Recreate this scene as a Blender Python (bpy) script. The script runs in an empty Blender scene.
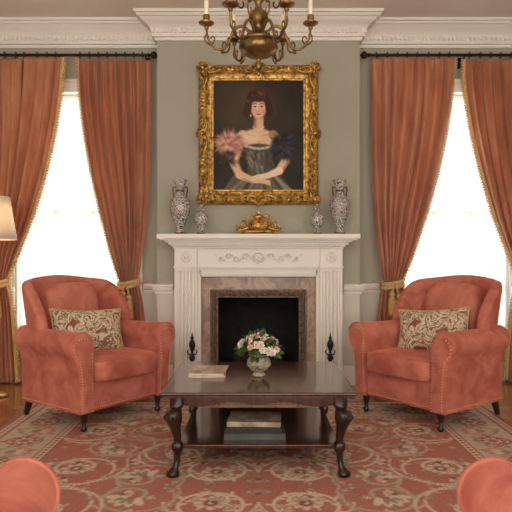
import bpy, math, random
import numpy as np
from mathutils import Matrix, Vector
random.seed(7); rng=np.random.RandomState(5)
pi=math.pi
sc=bpy.context.scene
try:
    sc.view_settings.view_transform='Standard'
except Exception: pass

def L(c):
    out=[]
    for v in c[:3]:
        v=v/255.0
        out.append(v/12.92 if v<=0.04045 else ((v+0.055)/1.055)**2.4)
    return (out[0],out[1],out[2],1.0)

# ---------------------------------------------------------------- materials
def nodes(name):
    m=bpy.data.materials.new(name); m.use_nodes=True
    nt=m.node_tree; b=nt.nodes['Principled BSDF']; return m,nt,b
def lk(nt,a,b): nt.links.new(a,b)
def setin(b,k,v):
    if k in b.inputs: b.inputs[k].default_value=v
def coords(nt,scale=(1,1,1),rot=(0,0,0)):
    tc=nt.nodes.new('ShaderNodeTexCoord'); mp=nt.nodes.new('ShaderNodeMapping')
    mp.inputs['Scale'].default_value=scale; mp.inputs['Rotation'].default_value=rot
    lk(nt,tc.outputs['Object'],mp.inputs['Vector']); return mp.outputs['Vector']
def ramp(nt,fac,stops,interp='LINEAR'):
    r=nt.nodes.new('ShaderNodeValToRGB'); r.color_ramp.interpolation=interp
    el=r.color_ramp.elements
    while len(el)>1: el.remove(el[-1])
    el[0].position=stops[0][0]; el[0].color=L(stops[0][1])
    for p,c in stops[1:]:
        e=el.new(p); e.color=L(c)
    lk(nt,fac,r.inputs['Fac']); return r.outputs['Color']
def noise(nt,vec,scale,detail=4,rough=.5,dist=0):
    n=nt.nodes.new('ShaderNodeTexNoise'); n.inputs['Scale'].default_value=scale
    n.inputs['Detail'].default_value=detail; n.inputs['Roughness'].default_value=rough
    n.inputs['Distortion'].default_value=dist
    lk(nt,vec,n.inputs['Vector']); return n.outputs['Fac']
def bump(nt,b,h,strength=.3,dist=.01):
    bp=nt.nodes.new('ShaderNodeBump'); bp.inputs['Strength'].default_value=strength
    bp.inputs['Distance'].default_value=dist
    lk(nt,h,bp.inputs['Height']); lk(nt,bp.outputs['Normal'],b.inputs['Normal'])
def mat(name,c1,c2=None,rough=.5,metal=0,nscale=8,bumps=0,bscale=60,sheen=0,spec=.5,coat=0,stretch=(1,1,1),lo=.35,hi=.65,dist=0):
    m,nt,b=nodes(name)
    setin(b,'Roughness',rough); setin(b,'Metallic',metal); setin(b,'Specular IOR Level',spec)
    if coat: setin(b,'Coat Weight',coat); setin(b,'Coat Roughness',.1)
    if sheen:
        setin(b,'Sheen Weight',sheen); setin(b,'Sheen Roughness',.35); setin(b,'Sheen Tint',L([min(255,v*1.25+30) for v in c1]))
    b.inputs['Base Color'].default_value=L(c1)
    v=coords(nt,stretch)
    if c2:
        f=noise(nt,v,nscale,5,.55,dist)
        lk(nt,ramp(nt,f,[(lo,c1),(hi,c2)]),b.inputs['Base Color'])
    if bumps:
        bump(nt,b,noise(nt,v,bscale,4),bumps,.01)
    return m
M={}
M['wall']=mat('wall_paint',(168,163,146),(173,168,152),.8,nscale=2,bumps=.05,bscale=120)
M['wains']=mat('wainscot_paint',(212,205,192),(216,209,197),.6,nscale=2)
M['trim']=mat('trim_white',(233,227,217),(237,231,222),.45,nscale=3)
M['ceil']=mat('ceiling_white',(238,229,219),(241,233,224),.8,nscale=2)
M['velvet']=mat('coral_velvet',(172,92,77),(205,127,108),.85,nscale=6,bumps=.14,bscale=22,sheen=.7,spec=.2,dist=.6)
M['dwood']=mat('dark_mahogany',(58,29,21),(84,45,32),.16,nscale=6,stretch=(8,1,1),coat=.4)
M['legw']=mat('dark_leg_wood',(34,21,17),(50,28,21),.28,nscale=10)
M['brass']=mat('aged_brass',(150,112,62),(176,136,78),.35,.9,nscale=20)
M['nail']=mat('nailhead',(228,174,132),(202,144,106),.4,.4)
M['gold']=mat('gilded_wood',(112,76,30),(218,172,92),.36,.65,nscale=30,bumps=.35,bscale=70,lo=.36,hi=.6)
M['goldd']=mat('dark_bronze_trim',(64,48,36),(120,94,68),.45,.4,nscale=40,bumps=.3,bscale=90)
M['bronze']=mat('antique_bronze',(88,68,42),(164,132,82),.32,.8,nscale=14)
M['iron']=mat('black_iron',(30,26,24),(52,44,38),.4,.5,nscale=10)
M['candle']=mat('candle_ivory',(236,226,200),(240,230,208),.5)
M['rod']=mat('rod_bronze',(38,26,20),(52,36,26),.35,.6)
M['trimgold']=mat('gold_braid',(190,148,92),(230,194,136),.8,nscale=90,bumps=.5,bscale=160)
M['hearth']=mat('hearth_stone',(150,118,98),(172,142,122),.3,nscale=5)
M['fire']=mat('firebox_soot',(16,14,13),(30,26,24),.9,nscale=9,bumps=.3)
M['green']=mat('leaf_green',(44,66,28),(78,102,48),.5,nscale=30)
M['petalw']=mat('petal_white',(240,232,222),(230,212,200),.6,nscale=30)
M['petalp']=mat('petal_pink',(226,168,150),(238,206,190),.6,nscale=30)
M['petaly']=mat('petal_center',(206,160,60),(190,140,50),.6)
M['paper']=mat('book_pages',(214,203,182),(196,184,160),.8,nscale=80,stretch=(1,1,20))
M['bk1']=mat('book_cover_cream',(190,176,150),(120,100,76),.5,nscale=14)
M['bk2']=mat('book_cover_black',(30,28,28),(44,40,38),.4)
M['bk3']=mat('book_cover_teal',(70,74,66),(88,90,78),.45)
M['mag']=mat('magazine_cover',(206,184,160),(150,104,82),.3,nscale=16,lo=.45,hi=.6)
# marble
m,nt,b=nodes('beige_marble'); v=coords(nt)
f=noise(nt,v,5,8,.62,1.6); lk(nt,ramp(nt,f,[(.3,(126,102,86)),(.48,(158,130,110)),(.56,(184,158,138)),(.7,(148,118,100))]),b.inputs['Base Color']); setin(b,'Roughness',.25); M['marble']=m
# curtain
def cloth(name,c1,c2,tr,c3,bs=200):
    m,nt,b=nodes(name); v=coords(nt,(1,1,.25)); f=noise(nt,v,10,5,.6)
    col=ramp(nt,f,[(.35,c1),(.65,c2)]); lk(nt,col,b.inputs['Base Color'])
    setin(b,'Roughness',.55); setin(b,'Specular IOR Level',.4); setin(b,'Sheen Weight',.35)
    t=nt.nodes.new('ShaderNodeBsdfTranslucent'); t.inputs['Color'].default_value=L(c3)
    mx=nt.nodes.new('ShaderNodeMixShader'); mx.inputs[0].default_value=tr
    out=nt.nodes['Material Output']; lk(nt,b.outputs[0],mx.inputs[1]); lk(nt,t.outputs[0],mx.inputs[2]); lk(nt,mx.outputs[0],out.inputs[0])
    bump(nt,b,noise(nt,coords(nt),bs,3),.15,.004)
    return m
M['curtain']=cloth('rust_silk_curtain',(174,106,74),(206,140,102),.18,(230,146,98))
# sheer
m=bpy.data.materials.new('sheer_voile'); m.use_nodes=True; nt=m.node_tree; nt.nodes.clear()
out=nt.nodes.new('ShaderNodeOutputMaterial'); t=nt.nodes.new('ShaderNodeBsdfTranslucent'); t.inputs[0].default_value=(.32,.31,.295,1)
d=nt.nodes.new('ShaderNodeBsdfDiffuse'); d.inputs[0].default_value=(.8,.78,.75,1)
tp=nt.nodes.new('ShaderNodeBsdfTransparent'); a=nt.nodes.new('ShaderNodeMixShader'); a.inputs[0].default_value=.4
c=nt.nodes.new('ShaderNodeMixShader'); c.inputs[0].default_value=.07
lk(nt,t.outputs[0],a.inputs[1]); lk(nt,d.outputs[0],a.inputs[2]); lk(nt,a.outputs[0],c.inputs[1]); lk(nt,tp.outputs[0],c.inputs[2]); lk(nt,c.outputs[0],out.inputs[0]); M['sheer']=m
M['shade']=cloth('linen_lampshade',(222,212,196),(230,220,204),.3,(240,226,204))
# floor wood
m,nt,b=nodes('herringbone_oak'); v=coords(nt,(1,1,1),(0,0,pi/4))
br=nt.nodes.new('ShaderNodeTexBrick'); br.inputs['Scale'].default_value=1.0; br.inputs['Brick Width'].default_value=.6; br.inputs['Row Height'].default_value=.09
br.inputs['Mortar Size'].default_value=.0025; br.inputs['Color1'].default_value=L((150,94,58)); br.inputs['Color2'].default_value=L((178,120,78)); br.inputs['Mortar'].default_value=L((70,40,24))
lk(nt,v,br.inputs['Vector']); g=noise(nt,coords(nt,(2,26,1),(0,0,pi/4)),4,5)
mx=nt.nodes.new('ShaderNodeMix'); mx.data_type='RGBA'; mx.blend_type='MULTIPLY'; mx.inputs[0].default_value=.6
lk(nt,br.outputs['Color'],mx.inputs[6]); lk(nt,ramp(nt,g,[(.3,(190,170,150)),(.7,(255,255,255))]),mx.inputs[7]); lk(nt,mx.outputs[2],b.inputs['Base Color']); setin(b,'Roughness',.18); setin(b,'Coat Weight',.3); M['floor']=m
# vertex colour
def vcol(name,rough,bs=0,bscale=200,bdist=.003):
    m,nt,b=nodes(name); a=nt.nodes.new('ShaderNodeVertexColor'); a.layer_name='Col'
    lk(nt,a.outputs['Color'],b.inputs['Base Color']); setin(b,'Roughness',rough); setin(b,'Specular IOR Level',.2)
    if bs: bump(nt,b,noise(nt,coords(nt),bscale,3),bs,bdist)
    return m
M['rug']=vcol('persian_rug_wool',.95,.5,180); M['oil']=vcol('oil_painting',.5,.15,90)
# porcelain w/ pattern
def porc(name,stops,scale,rough=.15,detail=3,dist=1.6):
    m,nt,b=nodes(name); v=coords(nt); n1=noise(nt,v,scale,detail,.5,dist)
    lk(nt,ramp(nt,n1,stops),b.inputs['Base Color']); setin(b,'Roughness',rough); return m
M['porc']=porc('painted_porcelain',[(.34,(70,72,84)),(.39,(206,199,188)),(.43,(208,201,190)),(.455,(66,66,76)),(.49,(84,78,80)),(.515,(210,203,192)),(.56,(210,203,192)),(.58,(120,84,66)),(.63,(72,68,76)),(.66,(206,198,186))],28,.15,2,1.0)
M['silver']=porc('embossed_silver_vase',[(.35,(90,80,64)),(.5,(196,184,160)),(.65,(130,118,96))],40,.3)
M['pillow']=porc('damask_pillow',[(.32,(138,80,62)),(.38,(150,122,92)),(.42,(216,200,172)),(.47,(210,192,164)),(.49,(126,102,76)),(.53,(146,110,84)),(.555,(210,192,164)),(.61,(204,186,158)),(.64,(150,92,70))],12,.85,2.5,1.2)

# ---------------------------------------------------------------- mesh builder
class MB:
    def __init__(s): s.v=[]; s.f=[]; s.m=[]; s.cols=None
    def add(s,vs,fs,mi=0,T=None):
        o=len(s.v)
        if T is not None: vs=[tuple(T@Vector(p)) for p in vs]
        s.v.extend([tuple(p) for p in vs]); s.f.extend([tuple(i+o for i in f) for f in fs]); s.m.extend([mi]*len(fs))
    def box(s,x0,x1,y0,y1,z0,z1,mi=0,T=None):
        s.add([(x0,y0,z0),(x1,y0,z0),(x1,y1,z0),(x0,y1,z0),(x0,y0,z1),(x1,y0,z1),(x1,y1,z1),(x0,y1,z1)],
              [(3,2,1,0),(4,5,6,7),(0,1,5,4),(1,2,6,5),(2,3,7,6),(3,0,4,7)],mi,T)
    def lathe(s,prof,c=(0,0,0),n=24,mi=0,T=None,sx=1,sy=1):
        vs=[];fs=[]
        for r,z in prof:
            for i in range(n):
                a=2*pi*i/n; vs.append((c[0]+r*sx*math.cos(a),c[1]+r*sy*math.sin(a),c[2]+z))
        k=len(prof)
        for j in range(k-1):
            for i in range(n):
                a=j*n+i; b=j*n+(i+1)%n; fs.append((a,b,b+n,a+n))
        fs.append(tuple(reversed(range(n)))); fs.append(tuple(range((k-1)*n,k*n)))
        s.add(vs,fs,mi,T)
    def tube(s,pts,r,n=8,mi=0,T=None,closed=False):
        pts=[Vector(p) for p in pts]; k=len(pts)
        rs=r if isinstance(r,(list,tuple)) else [r]*k
        vs=[];fs=[]; prev=None
        for j in range(k):
            if closed: d=pts[(j+1)%k]-pts[(j-1)%k]
            else: d=pts[min(j+1,k-1)]-pts[max(j-1,0)]
            if d.length<1e-9: d=Vector((0,0,1))
            d.normalize()
            if prev is None:
                up=Vector((0,0,1)) if abs(d.z)<.9 else Vector((1,0,0))
                a=d.cross(up).normalized()
            else:
                a=(prev-d*prev.dot(d)); a.normalize()
            prev=a; b=d.cross(a)
            for i in range(n):
                t=2*pi*i/n; p=pts[j]+a*(rs[j]*math.cos(t))+b*(rs[j]*math.sin(t)); vs.append(tuple(p))
        kk=k if closed else k-1
        for j in range(kk):
            for i in range(n):
                a0=j*n+i; b0=j*n+(i+1)%n; j2=((j+1)%k)*n
                fs.append((a0,b0,j2+(i+1)%n,j2+i))
        if not closed:
            fs.append(tuple(reversed(range(n)))); fs.append(tuple(range((k-1)*n,k*n)))
        s.add(vs,fs,mi,T)
    def sph(s,c,r,nu=10,nv=6,mi=0,T=None,e=1.0):
        if not isinstance(r,(tuple,list)): r=(r,r,r)
        def pw(x): return math.copysign(abs(x)**e,x)
        vs=[(c[0],c[1],c[2]-r[2])];fs=[]
        for j in range(1,nv):
            p=-pi/2+pi*j/nv
            for i in range(nu):
                a=2*pi*i/nu
                vs.append((c[0]+r[0]*pw(math.cos(p))*pw(math.cos(a)),c[1]+r[1]*pw(math.cos(p))*pw(math.sin(a)),c[2]+r[2]*pw(math.sin(p))))
        vs.append((c[0],c[1],c[2]+r[2])); t=len(vs)-1
        for i in range(nu): fs.append((0,1+(i+1)%nu,1+i)); fs.append((t,t-nu+i,t-nu+(i+1)%nu))
        for j in range(nv-2):
            for i in range(nu):
                a=1+j*nu+i;b=1+j*nu+(i+1)%nu; fs.append((a,b,b+nu,a+nu))
        s.add(vs,fs,mi,T)
    def grid(s,fn,nu,nv,mi=0,T=None):
        vs=[fn(i/nu,j/nv) for j in range(nv+1) for i in range(nu+1)]
        fs=[(j*(nu+1)+i,j*(nu+1)+i+1,(j+1)*(nu+1)+i+1,(j+1)*(nu+1)+i) for j in range(nv) for i in range(nu)]
        s.add(vs,fs,mi,T)
    def sweep(s,path,prof,mi=0):
        P=[Vector(p) for p in path]; n=len(P); vs=[]; k=len(prof)
        for j in range(n):
            def nr(a,b): d=(b-a).normalized(); return Vector((d.y,-d.x))
            if j==0: q=nr(P[0],P[1])
            elif j==n-1: q=nr(P[-2],P[-1])
            else:
                n1=nr(P[j-1],P[j]); n2=nr(P[j],P[j+1]); q=(n1+n2); q=q/ max(.2,(1+n1.dot(n2)))
            for o,z in prof: vs.append((P[j].x+q.x*o,P[j].y+q.y*o,z))
        fs=[]
        for j in range(n-1):
            for i in range(k):
                i2=(i+1)%k; fs.append((j*k+i,j*k+i2,(j+1)*k+i2,(j+1)*k+i))
        fs.append(tuple(range(k))); fs.append(tuple(reversed(range((n-1)*k,n*k))))
        s.add(vs,fs,mi)
    def build(s,name,mats,parent=None,smooth=40,bevel=0,sub=0,solid=0,bseg=2):
        me=bpy.data.meshes.new(name); me.from_pydata(s.v,[],s.f)
        if not isinstance(mats,(list,tuple)): mats=[mats]
        for m_ in mats: me.materials.append(M[m_] if isinstance(m_,str) else m_)
        me.polygons.foreach_set('material_index',s.m)
        me.update()
        if smooth:
            me.polygons.foreach_set('use_smooth',[True]*len(me.polygons))
            if smooth<180:
                try: me.set_sharp_from_angle(angle=math.radians(smooth))
                except Exception: pass
        ob=bpy.data.objects.new(name,me); sc.collection.objects.link(ob)
        if parent: ob.parent=parent
        if solid:
            md=ob.modifiers.new('solid','SOLIDIFY'); md.thickness=solid; md.offset=0
        if bevel:
            md=ob.modifiers.new('bevel','BEVEL'); md.width=bevel; md.segments=bseg; md.limit_method='ANGLE'; md.angle_limit=math.radians(50)
        if sub:
            md=ob.modifiers.new('sub','SUBSURF'); md.levels=sub; md.render_levels=sub
        return ob
def empty(name,loc=(0,0,0),rz=0):
    e=bpy.data.objects.new(name,None); sc.collection.objects.link(e); e.location=loc; e.rotation_euler=(0,0,rz); e.empty_display_size=.1; return e
def spiral(cx,cz,r,turns,a0,dirn=1,n=22,shrink=.15):
    out=[]
    for i in range(n+1):
        t=i/n; rr=r*(1-(1-shrink)*t); a=a0+dirn*2*pi*turns*t; out.append((cx+rr*math.cos(a),cz+rr*math.sin(a)))
    return out

YW=5.55; YB=5.36; ZC=3.29; BX=.905
# ---------------------------------------------------------------- room
mb=MB(); mb.box(-3.0,3.0,-1.2,6.2,-.08,0); mb.build('floor','floor',smooth=0)
mb=MB(); mb.box(-3.1,3.1,-1.2,6.0,ZC,ZC+.1); mb.build('ceiling','ceil',smooth=0)
WL,WR=-1.72,1.80; HW=.56; WZ0,WZ1=.45,2.66
mb=MB(); T0,T1=YW,YW+.16
def wseg(x0,x1,z0,z1):
    if z0<.86<z1:
        mb.box(x0,x1,T0,T1,z0,.86,1); mb.box(x0,x1,T0,T1,.86,z1,0)
    else: mb.box(x0,x1,T0,T1,z0,z1,1 if z1<=.86 else 0)
wseg(-3,WL-HW,0,ZC); wseg(WL-HW,WL+HW,0,WZ0); wseg(WL-HW,WL+HW,WZ1,ZC); wseg(WL+HW,-BX+.02,0,ZC)
wseg(BX-.02,WR-HW,0,ZC); wseg(WR-HW,WR+HW,0,WZ0); wseg(WR-HW,WR+HW,WZ1,ZC); wseg(WR+HW,3,0,ZC)
mb.build('wall_back',['wall','wains'],smooth=0)
mb=MB()
mb.box(-BX,-.40,YB,T1,0,.86,1); mb.box(.40,BX,YB,T1,0,.86,1); mb.box(-BX,BX,YB,T1,.86,ZC,0)
mb.build('wall_chimney_breast',['wall','wains'],smooth=0)
for nm,x0,x1 in (('wall_left',-3.15,-3.0),('wall_right',3.0,3.15)):
    mb=MB(); mb.box(x0,x1,-1.2,T1,.86,ZC,0); mb.box(x0,x1,-1.2,T1,0,.86,1); mb.build(nm,['wall','wains'],smooth=0)
full=[(-3,-1.2),(-3,YW),(-BX,YW),(-BX,YB),(BX,YB),(BX,YW),(3,YW),(3,-1.2)]
crown=[(0,3.07),(.018,3.07),(.022,3.095),(.04,3.10),(.045,3.125),(.05,3.15),(.065,3.18),(.09,3.205),(.125,3.225),(.135,3.24),(.15,3.245),(.16,3.262),(.175,3.268),(.18,3.289),(0,3.289)]
mb=MB(); mb.sweep(full,crown)
def dent(x0,x1,y):
    x=x0
    while x<x1:
        mb.box(x,x+.022,y-.066,y-.03,3.128,3.158); x+=.04
dent(-2.95,-BX-.06,YW); dent(-BX-.04,BX+.04,YB); dent(BX+.07,2.95,YW)
mb.build('trim_crown','trim',smooth=35)
rail=[(0,.81),(.015,.81),(.02,.835),(.035,.845),(.045,.875),(.033,.885),(.033,.895),(0,.9)]
base=[(0,0),(.025,0),(.025,.13),(.018,.15),(.012,.17),(0,.175)]
mb=MB()
mb.sweep([(-3,-1.2),(-3,YW),(WL-HW-.1,YW)],rail); mb.sweep([(WL+HW+.1,YW),(-BX,YW),(-BX,YB),(-.76,YB)],rail)
mb.sweep([(.76,YB),(BX,YB),(BX,YW),(WR-HW-.1,YW)],rail); mb.sweep([(WR+HW+.1,YW),(3,YW),(3,-1.2)],rail)
mb.build('trim_chair_rail','trim',smooth=35)
mb=MB(); mb.sweep([(-3,-1.2),(-3,YW),(-BX,YW),(-BX,YB),(-.76,YB)],base); mb.build('baseboard_left','trim',smooth=35)
mb=MB(); mb.sweep([(.76,YB),(BX,YB),(BX,YW),(3,YW),(3,-1.2)],base); mb.build('baseboard_right','trim',smooth=35)

# windows
for k,xc in ((1,WL),(2,WR)):
    mb=MB(); x0,x1=xc-HW,xc+HW; cw=.09
    mb.box(x0-cw,x0,YW-.025,YW,WZ0-.02,WZ1+cw); mb.box(x1,x1+cw,YW-.025,YW,WZ0-.02,WZ1+cw); mb.box(x0,x1,YW-.025,YW,WZ1,WZ1+cw)
    mb.box(x0-cw-.02,x1+cw+.02,YW-.035,YW,WZ1+cw,WZ1+cw+.03)
    mb.box(x0-cw-.02,x1+cw+.02,YW-.045,YW+.06,WZ0-.04,WZ0); mb.box(x0-cw,x1+cw,YW-.02,YW,WZ0-.13,WZ0-.04)
    yf0,yf1=YW+.08,YW+.12
    mb.box(x0,x0+.05,yf0,yf1,WZ0,WZ1); mb.box(x1-.05,x1,yf0,yf1,WZ0,WZ1); zm=(WZ0+WZ1)/2
    for z in (WZ0,zm-.025,WZ1-.05): mb.box(x0+.05,x1-.05,yf0,yf1,z,z+.05)
    for i in (1,2):
        xx=x0+.05+i*(2*HW-.1)/3; mb.box(xx-.012,xx+.012,yf0+.01,yf1-.01,WZ0+.05,WZ1-.05)
    for z in (WZ0+(zm-WZ0)*.36,WZ0+(zm-WZ0)*.68,zm+(zm-WZ0)*.34,zm+(zm-WZ0)*.66): mb.box(x0+.05,x1-.05,yf0+.012,yf1-.012,z-.012,z+.012)
    mb.build('window_%d'%k,'trim',smooth=0,bevel=.004)
    mb=MB()
    def fn(u,v,x0=x0,x1=x1):
        return (x0+.01+u*(2*HW-.02), YW+.035+.012*math.sin(u*2*pi*17+math.sin(v*3))+.006*math.sin(u*41), WZ0+.01+(WZ1-.05-WZ0)*v)
    mb.grid(fn,170,6); mb.build('sheer_curtain','sheer',smooth=180)

# curtains
ZT=2.93; ZTIE=.90
def curtain(xo,xi,seed,n=8):
    """xo=(top,tie,bottom) outer edge; xi inner edge"""
    ob=empty('curtain',(0,0,0)); y0=5.42
    rr=random.Random(seed); ph=rr.random()*6
    def edges(z):
        if z>=ZTIE:
            s_=(ZT-z)/(ZT-ZTIE); a=xo[0]+(xo[1]-xo[0])*s_**4; b=xi[0]+(xi[1]-xi[0])*s_**1.7
        else:
            s_=(ZTIE-z)/ZTIE; e=s_**.5; a=xo[1]+(xo[2]-xo[1])*e; b=xi[1]+(xi[2]-xi[1])*e
        return a,b
    wt=abs(xo[0]-xi[0])
    def P(u,z):
        a,b=edges(z); w=abs(a-b)/wt
        sw=.05*math.sin(z*1.3+ph*1.7)+.03*math.sin(z*2.9+ph)
        u2=u+(.018*math.sin(z*1.7+ph+u*9)+sw*math.sin(u*pi*2+ph)*.6)*(1-abs(2*u-1))
        A=(.020+.036*min(1,w))*(.8+.35*math.sin(u*17+ph*3))
        if z>2.8: A*=.5+.5*(2.93-z)/.13
        y=y0-.006+A*math.sin(2*pi*n*u2+ph)+.013*math.sin(2*pi*n*2*u2+ph*2+z*1.3)+.008*math.sin(u*5+z*2.5+ph)
        x=a+(b-a)*u+ .020*math.cos(2*pi*n*u2+ph)*w
        return (x,y-.03*math.exp(-((z-ZTIE-.22)/.25)**2),z)
    mb=MB(); mb.grid(lambda u,v:P(u,ZT-(ZT-.012)*v),170,110)
    mb.build('panel','curtain',ob,smooth=180,solid=.004)
    mb=MB()
    for i in range(8):
        u=(i+.5)/8; x,y,z=P(u,ZT-.01)
        mb.tube([(x+0,5.42+.026*math.cos(t),2.965+.026*math.sin(t)) for t in [2*pi*q/14 for q in range(14)]],.004,6,0,closed=True)
        mb.box(x-.003,x+.003,5.405,5.435,2.925,2.945)
    mb.build('rings','rod',ob)
    # braid along the leading edge
    mb=MB(); pts=[Vector(P(1,ZT-(ZT-.03)*i/120)) for i in range(121)]
    sg=1 if xi[0]>xo[0] else -1
    mb.tube([p+Vector((-sg*.004,-.014,0)) for p in pts],.015,6)
    for i in range(0,121):
        p=pts[i]; mb.sph((p.x+sg*.015,p.y-.012,p.z),(.014,.010,.010),6,4)
    mb.build('braid_trim','trimgold',ob)
    # tieback
    mb=MB(); xm=(xo[1]+xi[1])/2; w=abs(xo[1]-xi[1])/2+.02
    for off in (-.017,.017):
        mb.tube([(xm+w*math.cos(t),5.405+.085*math.sin(t),ZTIE+off+.02*math.sin(t*1+1)) for t in [2*pi*q/28 for q in range(28)]],.019,6,closed=True)
    mb.tube([(xm+w*(1 if xo[1]>xi[1] else -1),5.43,ZTIE),(xo[0]*.7+xo[1]*.3,5.50,ZTIE+.03)],.006,6)
    tx=xm; ty=5.29
    for dx,dz in ((-.026,0),(.030,-.03)):
        mb.tube([(tx+dx*.3,ty,ZTIE),(tx+dx,ty-.005,ZTIE-.07+dz)],.008,6)
        mb.lathe([(.004,.0),(.022,-.01),(.028,-.028),(.018,-.045),(.016,-.05),(.028,-.06),(.034,-.10),(.040,-.20),(.038,-.21),(.001,-.21)],(tx+dx,ty-.005,ZTIE-.06+dz),12)
    mb.build('tieback_tassel','trimgold',ob,smooth=60)
curtain((-.99,-1.10,-1.00),(-1.64,-1.24,-1.34),1)
curtain((-2.52,-2.40,-2.54),(-1.77,-2.27,-2.16),2)
curtain((1.02,1.13,1.03),(1.77,1.28,1.38),3)
curtain((2.62,2.48,2.62),(1.86,2.35,2.24),4)
for a,b in ((-2.62,-.99),(1.00,2.72)):
    mb=MB(); mb.tube([(a,5.42,2.965),(b,5.42,2.965)],.014,12)
    for e,sg in ((a,-1),(b,1)):
        T=Matrix.Translation((e,5.42,2.965))@Matrix.Rotation(sg*pi/2,4,'Y')
        mb.lathe([(.014,-.01),(.02,0),(.012,.01),(.016,.018),(.03,.03),(.034,.045),(.03,.06),(.012,.072),(.006,.085),(.001,.09)],(0,0,0),14,0,T)
    for x in (a+.07,(a+b)/2,b-.03):
        mb.tube([(x,5.42,2.95),(x,5.48,2.93),(x,YW-.004,2.93)],.008,8); mb.box(x-.02,x+.02,YW-.012,YW-.001,2.88,2.98)
    mb.build('curtain_rod','rod',smooth=50)

# ---------------------------------------------------------------- fireplace
fp=empty('fireplace',(0,0,0))
mb=MB()
yf=5.18
for sg in (-1,1):
    xa,xb=(.53,.725) if sg>0 else (-.725,-.53)
    mb.box(xa,xb,yf+.016,YB-.002,.17,1.045)
    def fl(u,v,xa=xa,xb=xb):
        x=xa+u*(xb-xa); t=(u-.1)/.8; g=0
        if 0<t<1:
            q=(t*5)%1; g=.015*math.sqrt(max(0,1-((q-.5)/.4)**2)) if abs(q-.5)<.4 else 0
        return (x,yf+g,.2+.82*v)
    mb.grid(fl,100,1)
    mb.box(xa,xb,yf,yf+.017,.17,.2); mb.box(xa,xb,yf,yf+.017,1.02,1.045)
    mb.box(xa-.012,xb+.012,yf-.02,YB-.002,.022,.15); mb.box(xa-.006,xb+.006,yf-.012,YB-.002,.15,.175)
    mb.box(xa-.008,xb+.008,yf-.014,YB-.002,1.045,1.065)
    mb.box(xa,xb,yf-.004,YB-.002,1.065,1.215)
    xm=(xa+xb)/2
    for i in range(10):
        a=2*pi*i/10; mb.sph((xm+.034*math.cos(a),yf-.006,1.14+.034*math.sin(a)),(.014,.010,.014),8,5)
    mb.sph((xm,yf-.008,1.14),(.016,.014,.016),10,6)
    ia,ib=(.50,.53) if sg>0 else (-.53,-.50)
    mb.box(ia,ib,yf+.03,YB-.002,.022,1.045)
# frieze
mb.box(-.53,.53,yf+.016,YB-.002,1.03,1.215)
mb.box(-.53,.53,yf+.004,yf+.016,1.045,1.062); mb.box(-.515,.515,yf+.03,YB-.002,.985,1.03)
mb.box(-.5,.5,yf+.045,YB-.002,.97,.985)
# cornice steps and shelf
steps=[(.735,yf-.012,1.215,1.232),(.75,yf-.028,1.232,1.248),(.772,yf-.048,1.248,1.268),(.80,yf-.075,1.268,1.284),(.835,yf-.105,1.284,1.297),(.858,yf-.13,1.297,1.337)]
for hx,yy,z0,z1 in steps: mb.box(-hx,hx,yy,YB-.002,z0,z1)
x=-.745
while x<.74:
    mb.box(x,x+.018,yf-.044,yf-.02,1.232,1.247); x+=.032
mb.build('mantel','trim',fp,smooth=30,bevel=.003)
mb=MB()
# frieze carving
yo=yf+.010
mb.sph((0,yo,1.135),(.04,.016,.03),16,8)
for i in range(12):
    a=2*pi*i/12; mb.sph((.052*math.cos(a),yo,1.135+.042*math.sin(a)),(.012,.011,.010),8,5)
for sg in (-1,1):
    for cx,cz,r,a0,dn in ((.11,1.145,.035,pi,-1),(.19,1.125,.032,pi,1),(.26,1.145,.028,pi,-1),(.33,1.13,.022,pi,1)):
        sp=spiral(cx,cz,r,1.4,a0,dn)
        mb.tube([(sg*p[0],yo,p[1]) for p in sp],[.008*(1-.5*i/22) for i in range(23)],6)
    for i in range(9):
        t=i/8; xx=.07+.3*t; mb.sph((sg*xx,yo,1.135+.03*math.sin(t*14)),(.012,.010,.007),8,4)
mb.build('frieze_carving','trim',fp,smooth=60)
mb=MB()
mb.box(-.50,-.415,5.29,YB-.001,.022,.97); mb.box(.415,.50,5.29,YB-.001,.022,.97); mb.box(-.415,.415,5.29,YB-.001,.85,.97)
mb.build('marble_slip','marble',fp,smooth=0)
mb=MB()
def fr(o,w,y0,y1,mi=0):
    mb.box(-o,-o+w,y0,y1,.022,.785+(o-.355),mi); mb.box(o-w,o,y0,y1,.022,.785+(o-.355),mi); mb.box(-o+w,o-w,y0,y1,.785+(o-.355)-w,.785+(o-.355),mi)
fr(.425,.02,5.265,5.30); fr(.40,.045,5.28,5.31)
z=.04
while z<.80:
    for sg in (-1,1): mb.sph((sg*.38,5.277,z),(.011,.009,.011),8,5)
    z+=.026
x=-.38
while x<.385: mb.sph((x,5.277,.81),(.011,.009,.011),8,5); x+=.02533
mb.build('beaded_frame','goldd',fp,smooth=40)
mb=MB()
mb.box(-.4,-.36,5.31,5.9,.022,.86); mb.box(.36,.4,5.31,5.9,.022,.86); mb.box(-.4,.4,5.9,5.94,.022,.86); mb.box(-.4,.4,5.31,5.94,.80,.855)
mb.box(-.4,.4,5.31,5.94,.002,.022)
mb.build('firebox','fire',fp,smooth=0)
mb=MB(); mb.box(-.80,.80,4.93,5.31,.0,.022); mb.build('hearth_slab','hearth',fp,smooth=0,bevel=.004)
mb=MB()
for i in range(7):
    xx=-.21+.07*i; mb.tube([(xx,5.42,.16),(xx,5.62,.16)],.008,6)
mb.tube([(-.25,5.45,.15),(.25,5.45,.15)],.009,6); mb.tube([(-.25,5.6,.15),(.25,5.6,.15)],.009,6)
for xx in (-.24,.24):
    for yy in (5.45,5.6): mb.tube([(xx,yy,.15),(xx,yy,.022)],.009,6)
for (xx,yy,zz) in ((0,5.48,.21),(0,5.57,.21),(0.02,5.52,.28)): mb.tube([(-.22+xx,yy,zz),(.22+xx,yy+.02,zz+.01)],.042,10,1)
mb.build('log_grate',['iron','fire'],fp)
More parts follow.
